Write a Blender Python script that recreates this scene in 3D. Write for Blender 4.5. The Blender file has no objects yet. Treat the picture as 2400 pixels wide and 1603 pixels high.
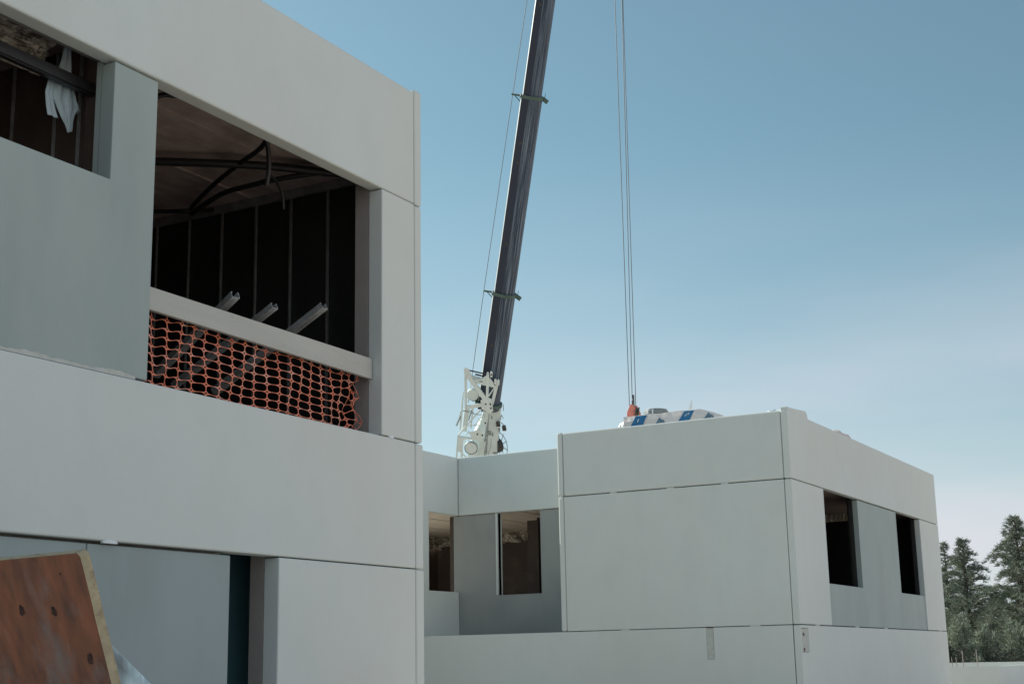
import bpy, bmesh, math, random
from mathutils import Vector, Matrix, noise
R = math.radians
random.seed(7)
col = bpy.context.scene.collection
sc = bpy.context.scene

# ------------------------------------------------------------------ camera
cd = bpy.data.cameras.new("camera"); cam = bpy.data.objects.new("camera", cd); col.objects.link(cam); sc.camera = cam
cd.sensor_width = 36; cd.lens = 50.0; cd.clip_start = 0.05; cd.clip_end = 3000
yaw, pitch, roll = 0.5057, 0.22283, -0.01947
fw = Vector((math.cos(pitch)*math.cos(yaw), math.cos(pitch)*math.sin(yaw), math.sin(pitch)))
rt = Vector((math.sin(yaw), -math.cos(yaw), 0)); up = rt.cross(fw)
rt, up = math.cos(roll)*rt + math.sin(roll)*up, -math.sin(roll)*rt + math.cos(roll)*up
m = Matrix((rt, up, -fw)).transposed().to_4x4(); m.translation = (0, 0, 1.6)
cam.matrix_world = m

# ------------------------------------------------------------------ light
SUN_AZ, SUN_EL = R(84), R(32)          # azimuth counter-clockwise from +X, elevation
sl = bpy.data.lights.new("sun", 'SUN'); so = bpy.data.objects.new("sun", sl); col.objects.link(so)
sl.energy = 5.0; sl.angle = R(0.5); sl.color = (1.0, 0.93, 0.82)
sd = Vector((math.cos(SUN_EL)*math.cos(SUN_AZ), math.cos(SUN_EL)*math.sin(SUN_AZ), math.sin(SUN_EL)))
so.rotation_euler = sd.to_track_quat('Z', 'Y').to_euler()
w = bpy.data.worlds.new("World"); sc.world = w; w.use_nodes = True
nt = w.node_tree; nt.nodes.clear(); N = nt.nodes.new; LK = nt.links.new
out = N('ShaderNodeOutputWorld'); bg = N('ShaderNodeBackground'); LK(bg.outputs[0], out.inputs[0])
sky = N('ShaderNodeTexSky'); sky.sky_type = 'NISHITA'; sky.sun_disc = False
sky.sun_elevation = SUN_EL; sky.sun_rotation = R(90) - SUN_AZ
sky.air_density = 1.0; sky.dust_density = 1.6; sky.ozone_density = 1.2; sky.altitude = 600
grade = N('ShaderNodeMix'); grade.data_type = 'RGBA'; grade.blend_type = 'MULTIPLY'; grade.inputs[0].default_value = 1.0
grade.inputs[7].default_value = (0.77, 1.09, 1.03, 1)
hs = N('ShaderNodeHueSaturation'); hs.inputs['Saturation'].default_value = 0.80
LK(sky.outputs[0], hs.inputs['Color']); LK(hs.outputs[0], grade.inputs[6])
# thin high cloud, thicker low down
tc = N('ShaderNodeTexCoord'); mp = N('ShaderNodeMapping'); mp.inputs['Scale'].default_value = (1.3, 1.3, 7.0)
LK(tc.outputs['Generated'], mp.inputs[0])
nz = N('ShaderNodeTexNoise'); nz.inputs['Scale'].default_value = 1.7; nz.inputs['Detail'].default_value = 5; nz.inputs['Roughness'].default_value = 0.5
LK(mp.outputs[0], nz.inputs['Vector'])
sep = N('ShaderNodeSeparateXYZ'); LK(tc.outputs['Generated'], sep.inputs[0])
low = N('ShaderNodeMapRange'); low.inputs[1].default_value = 0.04; low.inputs[2].default_value = 0.36; low.inputs[3].default_value = 1.0; low.inputs[4].default_value = 0.03; low.interpolation_type = 'SMOOTHSTEP'
LK(sep.outputs[2], low.inputs[0])
cr = N('ShaderNodeMapRange'); cr.inputs[1].default_value = 0.25; cr.inputs[2].default_value = 0.75; cr.inputs[3].default_value = 0.25
LK(nz.outputs[0], cr.inputs[0])
mu = N('ShaderNodeMath'); mu.operation = 'MULTIPLY'; LK(low.outputs[0], mu.inputs[0]); LK(cr.outputs[0], mu.inputs[1])
# a bank of white cloud added unseen behind the camera to brighten shaded facades
dt = N('ShaderNodeVectorMath'); dt.operation = 'DOT_PRODUCT'; dt.inputs[1].default_value = (0.10, -0.99, 0.0); LK(tc.outputs['Generated'], dt.inputs[0])
fill_bank = N('ShaderNodeMapRange'); fill_bank.inputs[1].default_value = 0.05; fill_bank.inputs[2].default_value = 0.55; fill_bank.inputs[4].default_value = 0.85; LK(dt.outputs['Value'], fill_bank.inputs[0])
cr2 = N('ShaderNodeMapRange'); cr2.inputs[1].default_value = 0.30; cr2.inputs[2].default_value = 0.55; cr2.inputs[3].default_value = .25; LK(nz.outputs[0], cr2.inputs[0])
bk2 = N('ShaderNodeMath'); bk2.operation = 'MULTIPLY'; LK(fill_bank.outputs[0], bk2.inputs[0]); LK(cr2.outputs[0], bk2.inputs[1])
mu3 = N('ShaderNodeMath'); mu3.operation = 'MULTIPLY'; mu3.inputs[1].default_value = 0.92; LK(mu.outputs[0], mu3.inputs[0])
mu2 = N('ShaderNodeMath'); mu2.operation = 'MAXIMUM'; LK(mu3.outputs[0], mu2.inputs[0]); LK(bk2.outputs[0], mu2.inputs[1])
cl = N('ShaderNodeMix'); cl.data_type = 'RGBA'; LK(mu2.outputs[0], cl.inputs[0]); LK(grade.outputs[2], cl.inputs[6])
cl.inputs[7].default_value = (7.0, 6.95, 7.5, 1)
LK(cl.outputs[2], bg.inputs[0]); bg.inputs[1].default_value = 0.100
sc.view_settings.view_transform = 'Standard'; sc.view_settings.look = 'None'; sc.view_settings.gamma = 1
sc.view_settings.use_curve_mapping = False; sc.view_settings.exposure = 0.12
sc.render.engine = 'CYCLES'

# ------------------------------------------------------------------ materials
def mat(name, color, rough=0.8, metal=0.0, spec=0.5, vary=0.0, scale=4.0, stretch=(1, 1, 1), color2=None, bump=0.0, bscale=60.0,
        blotch=None, trans=0.0, alpha=1.0, detail=6, streak=None):
    mt = bpy.data.materials.new(name); mt.use_nodes = True; t = mt.node_tree; b = t.nodes['Principled BSDF']
    b.inputs['Roughness'].default_value = rough; b.inputs['Metallic'].default_value = metal
    b.inputs['Specular IOR Level'].default_value = spec
    b.inputs['Base Color'].default_value = (*color, 1)
    if trans: b.inputs['Transmission Weight'].default_value = trans
    if alpha < 1: b.inputs['Alpha'].default_value = alpha
    co = t.nodes.new('ShaderNodeTexCoord'); last = None
    if vary > 0:
        mpn = t.nodes.new('ShaderNodeMapping'); mpn.inputs['Scale'].default_value = stretch
        t.links.new(co.outputs['Object'], mpn.inputs[0])
        n = t.nodes.new('ShaderNodeTexNoise'); n.inputs['Scale'].default_value = scale; n.inputs['Detail'].default_value = detail
        t.links.new(mpn.outputs[0], n.inputs['Vector'])
        mr = t.nodes.new('ShaderNodeMapRange'); mr.inputs[1].default_value = 0.3; mr.inputs[2].default_value = 0.7
        t.links.new(n.outputs[0], mr.inputs[0])
        mx = t.nodes.new('ShaderNodeMix'); mx.data_type = 'RGBA'
        c2 = color2 or tuple(c*(1-vary) for c in color)
        mx.inputs[6].default_value = (*color, 1); mx.inputs[7].default_value = (*c2, 1)
        t.links.new(mr.outputs[0], mx.inputs[0]); last = mx.outputs[2]
    if blotch:                      # (colour, scale, low, high, amount)
        n2 = t.nodes.new('ShaderNodeTexNoise'); n2.inputs['Scale'].default_value = blotch[1]; n2.inputs['Detail'].default_value = 8; n2.inputs['Roughness'].default_value = .6
        src = co.outputs['Object']
        if streak:
            mp2 = t.nodes.new('ShaderNodeMapping'); mp2.inputs['Scale'].default_value = streak; t.links.new(src, mp2.inputs[0]); src = mp2.outputs[0]
        t.links.new(src, n2.inputs['Vector'])
        mr2 = t.nodes.new('ShaderNodeMapRange'); mr2.inputs[1].default_value = blotch[2]; mr2.inputs[2].default_value = blotch[3]; mr2.inputs[4].default_value = blotch[4]
        t.links.new(n2.outputs[0], mr2.inputs[0])
        mx2 = t.nodes.new('ShaderNodeMix'); mx2.data_type = 'RGBA'; mx2.inputs[7].default_value = (*blotch[0], 1)
        if last: t.links.new(last, mx2.inputs[6])
        else: mx2.inputs[6].default_value = (*color, 1)
        t.links.new(mr2.outputs[0], mx2.inputs[0]); last = mx2.outputs[2]
    if last: t.links.new(last, b.inputs['Base Color'])
    if bump > 0:
        n3 = t.nodes.new('ShaderNodeTexNoise'); n3.inputs['Scale'].default_value = bscale; n3.inputs['Detail'].default_value = 4
        t.links.new(co.outputs['Object'], n3.inputs['Vector'])
        bp = t.nodes.new('ShaderNodeBump'); bp.inputs['Strength'].default_value = bump; bp.inputs['Distance'].default_value = 0.01
        t.links.new(n3.outputs[0], bp.inputs['Height']); t.links.new(bp.outputs[0], b.inputs['Normal'])
    return mt

M = {}
M['white'] = mat('white_precast_concrete', (.60, .672, .665), .62, vary=.06, scale=.45, color2=(.60, .64, .62), detail=3, bump=.12, bscale=90, blotch=((.50, .565, .56), 2.2, .45, .78, .32), streak=(1, 1, .6))
M['grey'] = mat('smooth_grey_precast_concrete', (.325, .405, .395), .55, vary=.14, scale=1.1, stretch=(1, 1, .35), bump=.10, bscale=50,
                blotch=((.395, .46, .445), 1.1, .40, .75, .5), streak=(1.2, 1.2, .5))
M['reveal'] = mat('inner_wall_concrete', (.30, .28, .27), .8, vary=.15, scale=3, bump=.2)
M['greydark'] = mat('dark_grey_precast_concrete', (.30, .325, .325), .6, vary=.15, scale=1.0, bump=.1, bscale=50, blotch=((.37, .385, .37), 1.0, .4, .75, .5), streak=(1.2, 1.2, .5))
M['greyblue'] = mat('blue_grey_precast_concrete', (.285, .355, .37), .55, vary=.14, scale=1.1, stretch=(1, 1, .35), bump=.10, bscale=50, blotch=((.31, .40, .42), 1.1, .40, .75, .5), streak=(1.2, 1.2, .5))
M['patch'] = mat('patched_concrete', (.52, .56, .53), .8, vary=.15, scale=9, blotch=((.42, .40, .37), 14, .55, .7, .6), bump=.3)
M['ceil'] = mat('ceiling_concrete', (.50, .40, .36), .85, vary=.3, scale=3, stretch=(.6, 3, 1), blotch=((.30, .20, .17), 4, .45, .7, .6), bump=.3, bscale=30)
M['ceiltan'] = mat('pale_ceiling_slab', (.76, .69, .59), .8, vary=.12, scale=1.5, stretch=(1, 4, 1), bump=.2)
M['dark'] = mat('unlit_black', (.012, .014, .014), .55, vary=.4, scale=2, blotch=((.05, .06, .06), 40, .68, .75, .6))  # near-black colour stands in for the shade inside unlit rooms
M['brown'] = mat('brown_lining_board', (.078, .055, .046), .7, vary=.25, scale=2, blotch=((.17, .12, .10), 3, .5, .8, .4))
M['floor'] = mat('screed_floor', (.42, .39, .36), .85, vary=.2, scale=2, bump=.3)
M['teal'] = mat('dark_teal_board', (.13, .30, .36), .6, vary=.25, scale=1.2)
M['zinc'] = mat('galvanised_steel', (.50, .53, .54), .36, metal=.5, vary=.35, scale=14, bump=.05)
M['zincdull'] = mat('dull_galvanised_steel', (.30, .31, .31), .5, metal=.6, vary=.3, scale=10)
M['black'] = mat('black_plastic_pipe', (.012, .012, .013), .45)
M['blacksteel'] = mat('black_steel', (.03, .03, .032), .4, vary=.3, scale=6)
M['foil'] = mat('foil_insulation', (.95, .88, .76), .25, metal=.2, vary=.5, scale=7, stretch=(1, 6, 9), color2=(.10, .075, .06), blotch=((.03, .025, .025), 3, .52, .64, .85), bump=1.0, bscale=45)  # bright glints and dark creases are painted into the colour
M['shinyfoil'] = mat('shiny_foil', (.9, .85, .75), .22, metal=.5)
M['film'] = mat('white_plastic_film', (.72, .80, .84), .35, vary=.12, scale=5, bump=.4, bscale=14)
M['thinfilm'] = mat('thin_bluish_film', (.62, .78, .86), .4, vary=.2, scale=9, bump=.4, bscale=14, alpha=.72)
M['tarp'] = mat('pale_blue_film', (.66, .86, .92), .35, vary=.15, scale=6, color2=(.50, .70, .78), bump=.6, bscale=16)
M['timber'] = mat('painted_timber', (.48, .49, .46), .75, vary=.12, scale=2, stretch=(.6, 3, 4), bump=.3, bscale=40, blotch=((.27, .26, .24), 9, .62, .72, .5), streak=(.6, 2, 3))
M['net'] = mat('orange_plastic_mesh', (.78, .22, .12), .5, vary=.25, scale=5, blotch=((.85, .60, .52), 7, .50, .75, .6))
M['ply'] = mat('red_brown_formwork_ply', (.44, .17, .09), .6, vary=.4, scale=3.0, stretch=(6, 6, 1.2), color2=(.20, .095, .065), detail=9, bump=.25, bscale=30,
               blotch=((.33, .27, .25), 2.7, .50, .68, .8), streak=(2.4, 2.4, 1.1))
M['knot'] = mat('dark_knot', (.13, .06, .045), .6, vary=1, scale=55, color2=(.02, .012, .012))
M['plyedge'] = mat('yellow_painted_edge', (.50, .43, .28), .75, vary=.3, scale=18, blotch=((.24, .16, .09), 22, .55, .7, .7), bump=.4, bscale=60)
M['cwhite'] = mat('white_crane_paint', (.62, .72, .72), .42, vary=.10, scale=2, blotch=((.34, .30, .26), 3.5, .62, .80, .5))
M['boom'] = mat('slate_grey_boom_steel', (.019, .031, .056), .35, spec=.3, vary=.2, scale=.8, stretch=(1, 1, 1))
M['green'] = mat('dark_green_collar_paint', (.060, .115, .100), .45, vary=.25, scale=5)
M['wire'] = mat('steel_wire_rope', (.13, .14, .15), .5, metal=.4)
M['orange'] = mat('salmon_red_hook_paint', (.84, .28, .21), .5, vary=.15, scale=6, blotch=((.30, .10, .07), 9, .6, .75, .5))
M['wrap'] = mat('white_printed_wrap', (.88, .81, .77), .4, vary=.1, scale=6, bump=.8, bscale=9)
M['blue'] = mat('blue_print', (.02, .19, .42), .4, vary=.15, scale=9, bump=.6, bscale=9)
M['bluegrey'] = mat('grey_blue_print', (.10, .20, .28), .4)
M['coil'] = mat('grey_hose', (.26, .30, .31), .5, vary=.2, scale=20)
M['sack'] = mat('beige_sack', (.74, .64, .59), .7, vary=.2, scale=8, bump=.6, bscale=12)
M['ground'] = mat('sandy_site_ground', (.64, .54, .44), .95, vary=.3, scale=.6, color2=(.54, .46, .38), bump=.6, bscale=5)
M['roof'] = mat('grey_roof_membrane', (.40, .39, .37), .9, vary=.15, scale=1)
M['steel'] = mat('rebar_steel', (.28, .26, .24), .6, metal=.3)
M['needle'] = mat('cedar_needles', (.23, .275, .215), .7, spec=.25, vary=1, scale=.55, color2=(.11, .15, .12), blotch=((.33, .31, .23), 1.3, .52, .72, .6))
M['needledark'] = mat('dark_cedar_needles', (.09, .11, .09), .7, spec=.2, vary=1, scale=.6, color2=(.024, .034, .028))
M['shrub'] = mat('silver_green_foliage', (.36, .41, .32), .7, spec=.25, vary=1, scale=.8, color2=(.14, .18, .14))
M['olive'] = mat('olive_green_foliage', (.33, .33, .19), .7, spec=.25, vary=1, scale=.9, color2=(.12, .13, .08))
M['bark'] = mat('grey_brown_bark', (.075, .058, .048), .9, vary=.4, scale=6)

# the worn belly of the boom: long scuffs along its length
def boom_belly():
    mt = mat('scuffed_boom_belly', (.075, .085, .098), .42, spec=.25); t = mt.node_tree; b = t.nodes['Principled BSDF']
    uv = t.nodes.new('ShaderNodeUVMap'); mp_ = t.nodes.new('ShaderNodeMapping'); mp_.inputs['Scale'].default_value = (52, .9, 1)
    t.links.new(uv.outputs[0], mp_.inputs[0])
    n = t.nodes.new('ShaderNodeTexNoise'); n.inputs['Scale'].default_value = 1.0; n.inputs['Detail'].default_value = 7; n.inputs['Roughness'].default_value = .62
    t.links.new(mp_.outputs[0], n.inputs['Vector'])
    mr = t.nodes.new('ShaderNodeMapRange'); mr.inputs[1].default_value = .49; mr.inputs[2].default_value = .57
    t.links.new(n.outputs[0], mr.inputs[0])
    mx = t.nodes.new('ShaderNodeMix'); mx.data_type = 'RGBA'; mx.inputs[6].default_value = (.018, .031, .056, 1); mx.inputs[7].default_value = (.17, .22, .28, 1)
    t.links.new(mr.outputs[0], mx.inputs[0]); t.links.new(mx.outputs[2], b.inputs['Base Color'])
    return mt
M['belly'] = boom_belly(); M['worn'] = mat('sunlit_edge_glint', (.55, .56, .56), .35, metal=.3, vary=.2, scale=2)  # light edge colour paints the sunlit glint along the boom's chamfer

# ------------------------------------------------------------------ helpers
def tag(o, label=None, cat=None, group=None, kind=None):
    if label: o['label'] = label
    if cat: o['category'] = cat
    if group: o['group'] = group
    if kind: o['kind'] = kind
    return o
def thing(name, loc, label, cat, group=None):
    o = bpy.data.objects.new(name, None); o.empty_display_size = .3; o.location = loc; col.objects.link(o)
    bpy.context.view_layer.update()
    return tag(o, label, cat, group)
def base_of(o):
    v = Vector(o.location); p = o.parent
    while p: v += Vector(p.location); p = p.parent
    return v

class MB:
    def __init__(s): s.v = []; s.f = []; s.mi = []; s.uv = {}
    def add(s, vs, fs, mi=0):
        n = len(s.v); s.v += [Vector(p) for p in vs]; s.f += [tuple(i+n for i in f) for f in fs]; s.mi += [mi]*len(fs); return s
    def box(s, x0, x1, y0, y1, z0, z1, mi=0):
        return s.add([(x0,y0,z0),(x1,y0,z0),(x1,y1,z0),(x0,y1,z0),(x0,y0,z1),(x1,y0,z1),(x1,y1,z1),(x0,y1,z1)],
                     [(0,3,2,1),(4,5,6,7),(0,1,5,4),(1,2,6,5),(2,3,7,6),(3,0,4,7)], mi)
    def bar(s, p, q, a, b=None, side=None, mi=0):          # rectangular bar from p to q
        p, q = Vector(p), Vector(q); d = (q-p).normalized(); b = b or a
        sd_ = Vector(side) if side else (Vector((0,0,1)) if abs(d.z) < .9 else Vector((1,0,0)))
        u = d.cross(sd_).normalized(); v = u.cross(d).normalized(); u *= a/2; v *= b/2
        vs = [p-u-v, p+u-v, p+u+v, p-u+v, q-u-v, q+u-v, q+u+v, q-u+v]
        return s.add(vs, [(0,3,2,1),(4,5,6,7),(0,1,5,4),(1,2,6,5),(2,3,7,6),(3,0,4,7)], mi)
    def tube(s, pts, r, n=8, mi=0, cap=True):
        pts = [Vector(p) for p in pts]; rs = r if isinstance(r, (list, tuple)) else [r]*len(pts)
        prev = None; rings = []
        for i, p in enumerate(pts):
            d = (pts[min(i+1, len(pts)-1)]-pts[max(i-1, 0)]).normalized()
            if prev is None: a = d.orthogonal().normalized()
            else: a = (prev-d*prev.dot(d)).normalized()
            prev = a; b = d.cross(a)
            rings.append([p+(a*math.cos(t)+b*math.sin(t))*rs[i] for t in [2*math.pi*k/n for k in range(n)]])
        vs = [q for rg in rings for q in rg]
        fs = [(i*n+k, i*n+(k+1) % n, (i+1)*n+(k+1) % n, (i+1)*n+k) for i in range(len(pts)-1) for k in range(n)]
        if cap: fs += [tuple(range(n-1, -1, -1)), tuple(range((len(pts)-1)*n, len(pts)*n))]
        return s.add(vs, fs, mi)
    def prism(s, poly, off, mi=0):                          # polygon (3-D points) swept by off
        n = len(poly); off = Vector(off); P = [Vector(p) for p in poly]
        return s.add(P+[p+off for p in P], [tuple(range(n-1, -1, -1)), tuple(range(n, 2*n))]+[(i, (i+1) % n, n+(i+1) % n, n+i) for i in range(n)], mi)
    def ring(s, c, axis, R_, r, n=28, k=6, a0=0, a1=2*math.pi, mi=0):
        c, ax = Vector(c), Vector(axis).normalized(); u = ax.orthogonal().normalized(); v = ax.cross(u)
        full = abs(a1-a0-2*math.pi) < 1e-6
        pts = [c+(u*math.cos(a0+(a1-a0)*i/n)+v*math.sin(a0+(a1-a0)*i/n))*R_ for i in range(n+1)]
        return s.tube(pts, r, k, mi, cap=not full)
    def build(s, name, mats, parent=None, bevel=0, smooth=False, solid=0, label=None):
        me = bpy.data.meshes.new(name)
        pb = base_of(parent) if parent else Vector((0,0,0))
        me.from_pydata([tuple(v-pb) for v in s.v], [], s.f)
        if not isinstance(mats, (list, tuple)): mats = [mats]
        for k in mats: me.materials.append(M[k])
        for p, i in zip(me.polygons, s.mi): p.material_index = i; p.use_smooth = smooth
        bm = bmesh.new(); bm.from_mesh(me)
        bmesh.ops.recalc_face_normals(bm, faces=bm.faces)
        if bevel:
            es = [e for e in bm.edges if len(e.link_faces) == 2 and e.calc_face_angle(0) > .6]
            bmesh.ops.bevel(bm, geom=es, offset=bevel, segments=2, affect='EDGES', profile=.5, clamp_overlap=True)
        bm.to_mesh(me); bm.free()
        o = bpy.data.objects.new(name, me); col.objects.link(o)
        if parent: o.parent = parent
        if solid:
            md = o.modifiers.new('thickness', 'SOLIDIFY'); md.thickness = solid; md.offset = 0
        if label: o['label'] = label
        return o

def panel(mb, axis, pos, th, a0, a1, z0, z1, holes=(), mi=0):
    """wall panel in the plane axis=pos, thickness th along +axis, from a0..a1 and z0..z1, with rectangular holes"""
    As = sorted({a0, a1, *[h for H in holes for h in H[:2] if a0 < h < a1]}); Zs = sorted({z0, z1, *[h for H in holes for h in H[2:] if z0 < h < z1]})
    def P(a, z, d): return (a, pos+d*th, z) if axis == 'y' else (pos+d*th, a, z)
    idx = {}; vs = []
    def V(i, j, d):
        if (i, j, d) not in idx: idx[(i, j, d)] = len(vs); vs.append(P(As[i], Zs[j], d))
        return idx[(i, j, d)]
    def solid(i, j):
        if i < 0 or j < 0 or i >= len(As)-1 or j >= len(Zs)-1: return False
        ca, cz = (As[i]+As[i+1])/2, (Zs[j]+Zs[j+1])/2
        return not any(H[0] < ca < H[1] and H[2] < cz < H[3] for H in holes)
    fs = []
    for i in range(len(As)-1):
        for j in range(len(Zs)-1):
            if not solid(i, j): continue
            fs.append((V(i,j,0), V(i+1,j,0), V(i+1,j+1,0), V(i,j+1,0))); fs.append((V(i,j,1), V(i,j+1,1), V(i+1,j+1,1), V(i+1,j,1)))
            if not solid(i-1, j): fs.append((V(i,j,0), V(i,j+1,0), V(i,j+1,1), V(i,j,1)))
            if not solid(i+1, j): fs.append((V(i+1,j,0), V(i+1,j,1), V(i+1,j+1,1), V(i+1,j+1,0)))
            if not solid(i, j-1): fs.append((V(i,j,0), V(i,j,1), V(i+1,j,1), V(i+1,j,0)))
            if not solid(i, j+1): fs.append((V(i,j+1,0), V(i+1,j+1,0), V(i+1,j+1,1), V(i,j+1,1)))
    return mb.add(vs, fs, mi)

def sheet(corners, nu, nv, amp, freq, seed=0, mb=None, dirn=None, edge=0.0):
    """crumpled sheet between four corners"""
    a, b, c, d = [Vector(p) for p in corners]; mb = mb or MB(); n = dirn or (b-a).cross(d-a).normalized(); vs = []
    for j in range(nv+1):
        for i in range(nu+1):
            u, v = i/nu, j/nv; p = (a*(1-u)+b*u)*(1-v)+(d*(1-u)+c*u)*v
            q = p*freq+Vector((seed*7.1, seed*3.3, 0)); k = noise.noise(q)+.5*noise.noise(q*2.3)
            p = p+n*amp*k
            if edge: p += (c-b).normalized()*edge*noise.noise(Vector((u*5, seed, 0)))*v
            vs.append(p)
    return mb.add(vs, [(j*(nu+1)+i, j*(nu+1)+i+1, (j+1)*(nu+1)+i+1, (j+1)*(nu+1)+i) for j in range(nv) for i in range(nu)])

# ------------------------------------------------------------------ ground
g = MB(); g.add([(-900,-900,0),(1500,-900,0),(1500,1500,0),(-900,1500,0)], [(0,1,2,3)])
tag(g.build('ground', 'ground'), 'sandy ground of the building site', kind='structure')

# ------------------------------------------------------------------ near building (left)
B1 = thing('concrete_building', (4, 8, 0), 'tall near white concrete building on the left with an orange net in its opening', 'building')
def wp(parent, name, mk, axis, pos, th, a0, a1, z0, z1, holes=(), bevel=.012, label=None):
    return panel(MB(), axis, pos, th, a0, a1, z0, z1, holes).build(name, mk, parent, bevel=bevel, label=label)
wp(B1, 'parapet_panel', 'white', 'y', 8.0, .17, -5, 12.325, 6.475, 7.755, bevel=.018)
wp(B1, 'column_panel', 'white', 'y', 8.0, .17, 11.715, 12.325, 3.877, 6.466)
wp(B1, 'infill_panel', 'grey', 'y', 8.028, .15, -5, 8.410, 3.889, 6.462, [(3.2, 7.91, 5.45, 7)], bevel=.008, label='smooth darker grey wall panel of the upper floor')
wp(B1, 'spandrel_panel', 'white', 'y', 8.0, .17, -5, 12.325, 2.577, 3.866, bevel=.014)
wp(B1, 'infill_panel', 'greyblue', 'y', 8.04, .13, -5, 7.848, 0, 2.552, bevel=.008, label='blue-grey lower wall panel beside the plywood board')
wp(B1, 'infill_panel', 'greyblue', 'y', 8.04, .13, 7.858, 9.498, 0, 2.552, bevel=.008, label='blue-grey lower wall panel beside the narrow opening')
wp(B1, 'column_panel', 'white', 'y', 8.0, .17, 10.11, 12.325, 0, 2.566, label='wide white ground floor wall panel')
for z0, z1, dx in ((0, 2.563, .02), (2.576, 3.864, .012), (3.877, 6.46, -.004), (6.472, 7.80, .004)):
    wp(B1, 'end_panel', 'white', 'x', 12.336, .135+dx, 8.0, 21, z0, z1, bevel=.02)
# inner leaf, slabs and rooms
b = MB(); panel(b, 'y', 8.172, .165, -5, 12.335, 3.3, 7.2, [(3.2, 8.10, 5.2, 6.56), (8.42, 11.712, 3.75, 6.60)])
b.build('inner_wall', 'reveal', B1)
MB().box(7.912, 8.10, 8.180, 8.235, 5.40, 6.50).build('window_jamb', 'grey', B1)
b = MB(); panel(b, 'y', 8.172, .15, -5, 12.335, 0, 3.3, [(9.51, 10.107, -.1, 2.60)]); b.build('inner_wall', 'reveal', B1)
b = MB(); b.box(-5, 12.33, 8.345, 21, 3.25, 3.6); b.build('floor_slab', 'floor', B1)
b = MB(); b.box(-5, 12.33, 8.345, 21, 6.82, 7.15); b.box(8.3, 12.0, 9.99, 10.02, 6.80, 6.82)
for k in range(4): b.box(-5+.0, 12.0, 9.0+2.4*k, 9.012+2.4*k, 6.812, 6.82)
b.build('ceiling_slab', 'ceil', B1)
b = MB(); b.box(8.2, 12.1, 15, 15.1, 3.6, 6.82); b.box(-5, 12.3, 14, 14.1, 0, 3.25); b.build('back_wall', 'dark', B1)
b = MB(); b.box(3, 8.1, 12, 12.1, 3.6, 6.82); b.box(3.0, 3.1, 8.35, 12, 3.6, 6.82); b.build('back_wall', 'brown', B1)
b = MB(); b.box(12.08, 12.33, 8.345, 21, 3.6, 6.82); b.build('unlit_end_wall', 'dark', B1)  # room's end wall, its lack of light put into the colour
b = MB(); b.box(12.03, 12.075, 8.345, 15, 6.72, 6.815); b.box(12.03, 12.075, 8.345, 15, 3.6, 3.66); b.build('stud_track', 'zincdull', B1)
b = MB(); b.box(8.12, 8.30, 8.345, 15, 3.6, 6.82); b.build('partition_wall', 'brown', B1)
def stud(parent, x, y, z0, z1, mk='zincdull', s=-1):
    b = MB(); b.box(x-.032, x, y-.002, y, z0, z1); b.box(x-.032, x-.029, y, y+.006, z0, z1); b.box(x-.003, x, y, y+.04, z0, z1)
    return b.build('wall_stud', mk, parent)
st = stud(B1, 12.07, 8.94, 3.66, 6.72)
for y in (9.45, 9.94, 10.44, 10.93, 11.43, 11.93):
    c = st.copy(); c.location = st.location+Vector((0, y-8.94, 0)); c.parent = B1; col.objects.link(c)
st = stud(B1, 8.115, 8.61, 3.66, 6.80, 'zinc')
for y in (8.90, 9.42, 9.95, 10.5):
    c = st.copy(); c.location = st.location+Vector((0, y-8.61, 0)); c.parent = B1; col.objects.link(c)
b = MB(); b.box(8.06, 8.10, 8.345, 8.50, 3.6, 6.8); b.build('corner_batten', 'brown', B1)
for z in (4.15, 5.2, 6.1):
    MB().tube([(11.7125, 8.25, z), (11.7150, 8.25, z)], .007, 8).build('anchor_hole', 'dark', B1)
# cables hung under the ceiling
def cable(pts, r, n=10):
    # smooth path
    P = [Vector(p) for p in pts]; Q = []
    for i in range(len(P)-1):
        p0, p1, p2, p3 = P[max(i-1, 0)], P[i], P[i+1], P[min(i+2, len(P)-1)]
        for k in range(n):
            t = k/n; Q.append(.5*((2*p1)+(-p0+p2)*t+(2*p0-5*p1+4*p2-p3)*t*t+(-p0+3*p1-3*p2+p3)*t**3))
    Q.append(P[-1]); return MB().tube(Q, r, 8)
cable([(9.9, 10.35, 6.7), (10.30, 9.89, 6.7), (10.96, 9.07, 6.7), (11.56, 8.55, 6.7), (11.8, 8.36, 6.7)], .045).build('ceiling_pipe', 'black', B1, smooth=True)
cable([(10.3, 8.36, 6.72), (10.53, 8.64, 6.68), (10.84, 9.19, 6.7), (11.16, 9.81, 6.68), (11.6, 10.47, 6.7), (11.9, 10.8, 6.75)], .026).build('ceiling_conduit', 'black', B1, smooth=True)
cable([(11.6, 10.5, 6.6), (11.37, 9.87, 6.65), (11.29, 9.33, 6.64), (11.31, 9.06, 6.65), (11.5, 8.6, 6.7)], .030).build('ceiling_conduit', 'black', B1, smooth=True)
cable([(10.05, 8.36, 6.74), (10.36, 8.45, 6.66), (10.50, 8.52, 6.45), (10.54, 8.58, 6.26)], .024).build('hanging_conduit', 'black', B1, smooth=True)
cable([(10.60, 8.60, 6.40), (10.85, 8.72, 6.44), (11.05, 8.79, 6.37), (11.12, 8.82, 6.22)], .016).build('hanging_conduit', 'black', B1, smooth=True)
cable([(8.9, 8.95, 6.5), (9.10, 8.70, 6.72), (9.24, 8.60, 6.76), (9.5, 8.45, 6.78)], .026).build('ceiling_conduit', 'black', B1, smooth=True)
cable([(11.0, 11.3, 6.6), (11.46, 10.93, 6.66), (11.6, 10.55, 6.64), (11.95, 10.5, 6.74)], .026).build('ceiling_conduit', 'black', B1, smooth=True)
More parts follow.
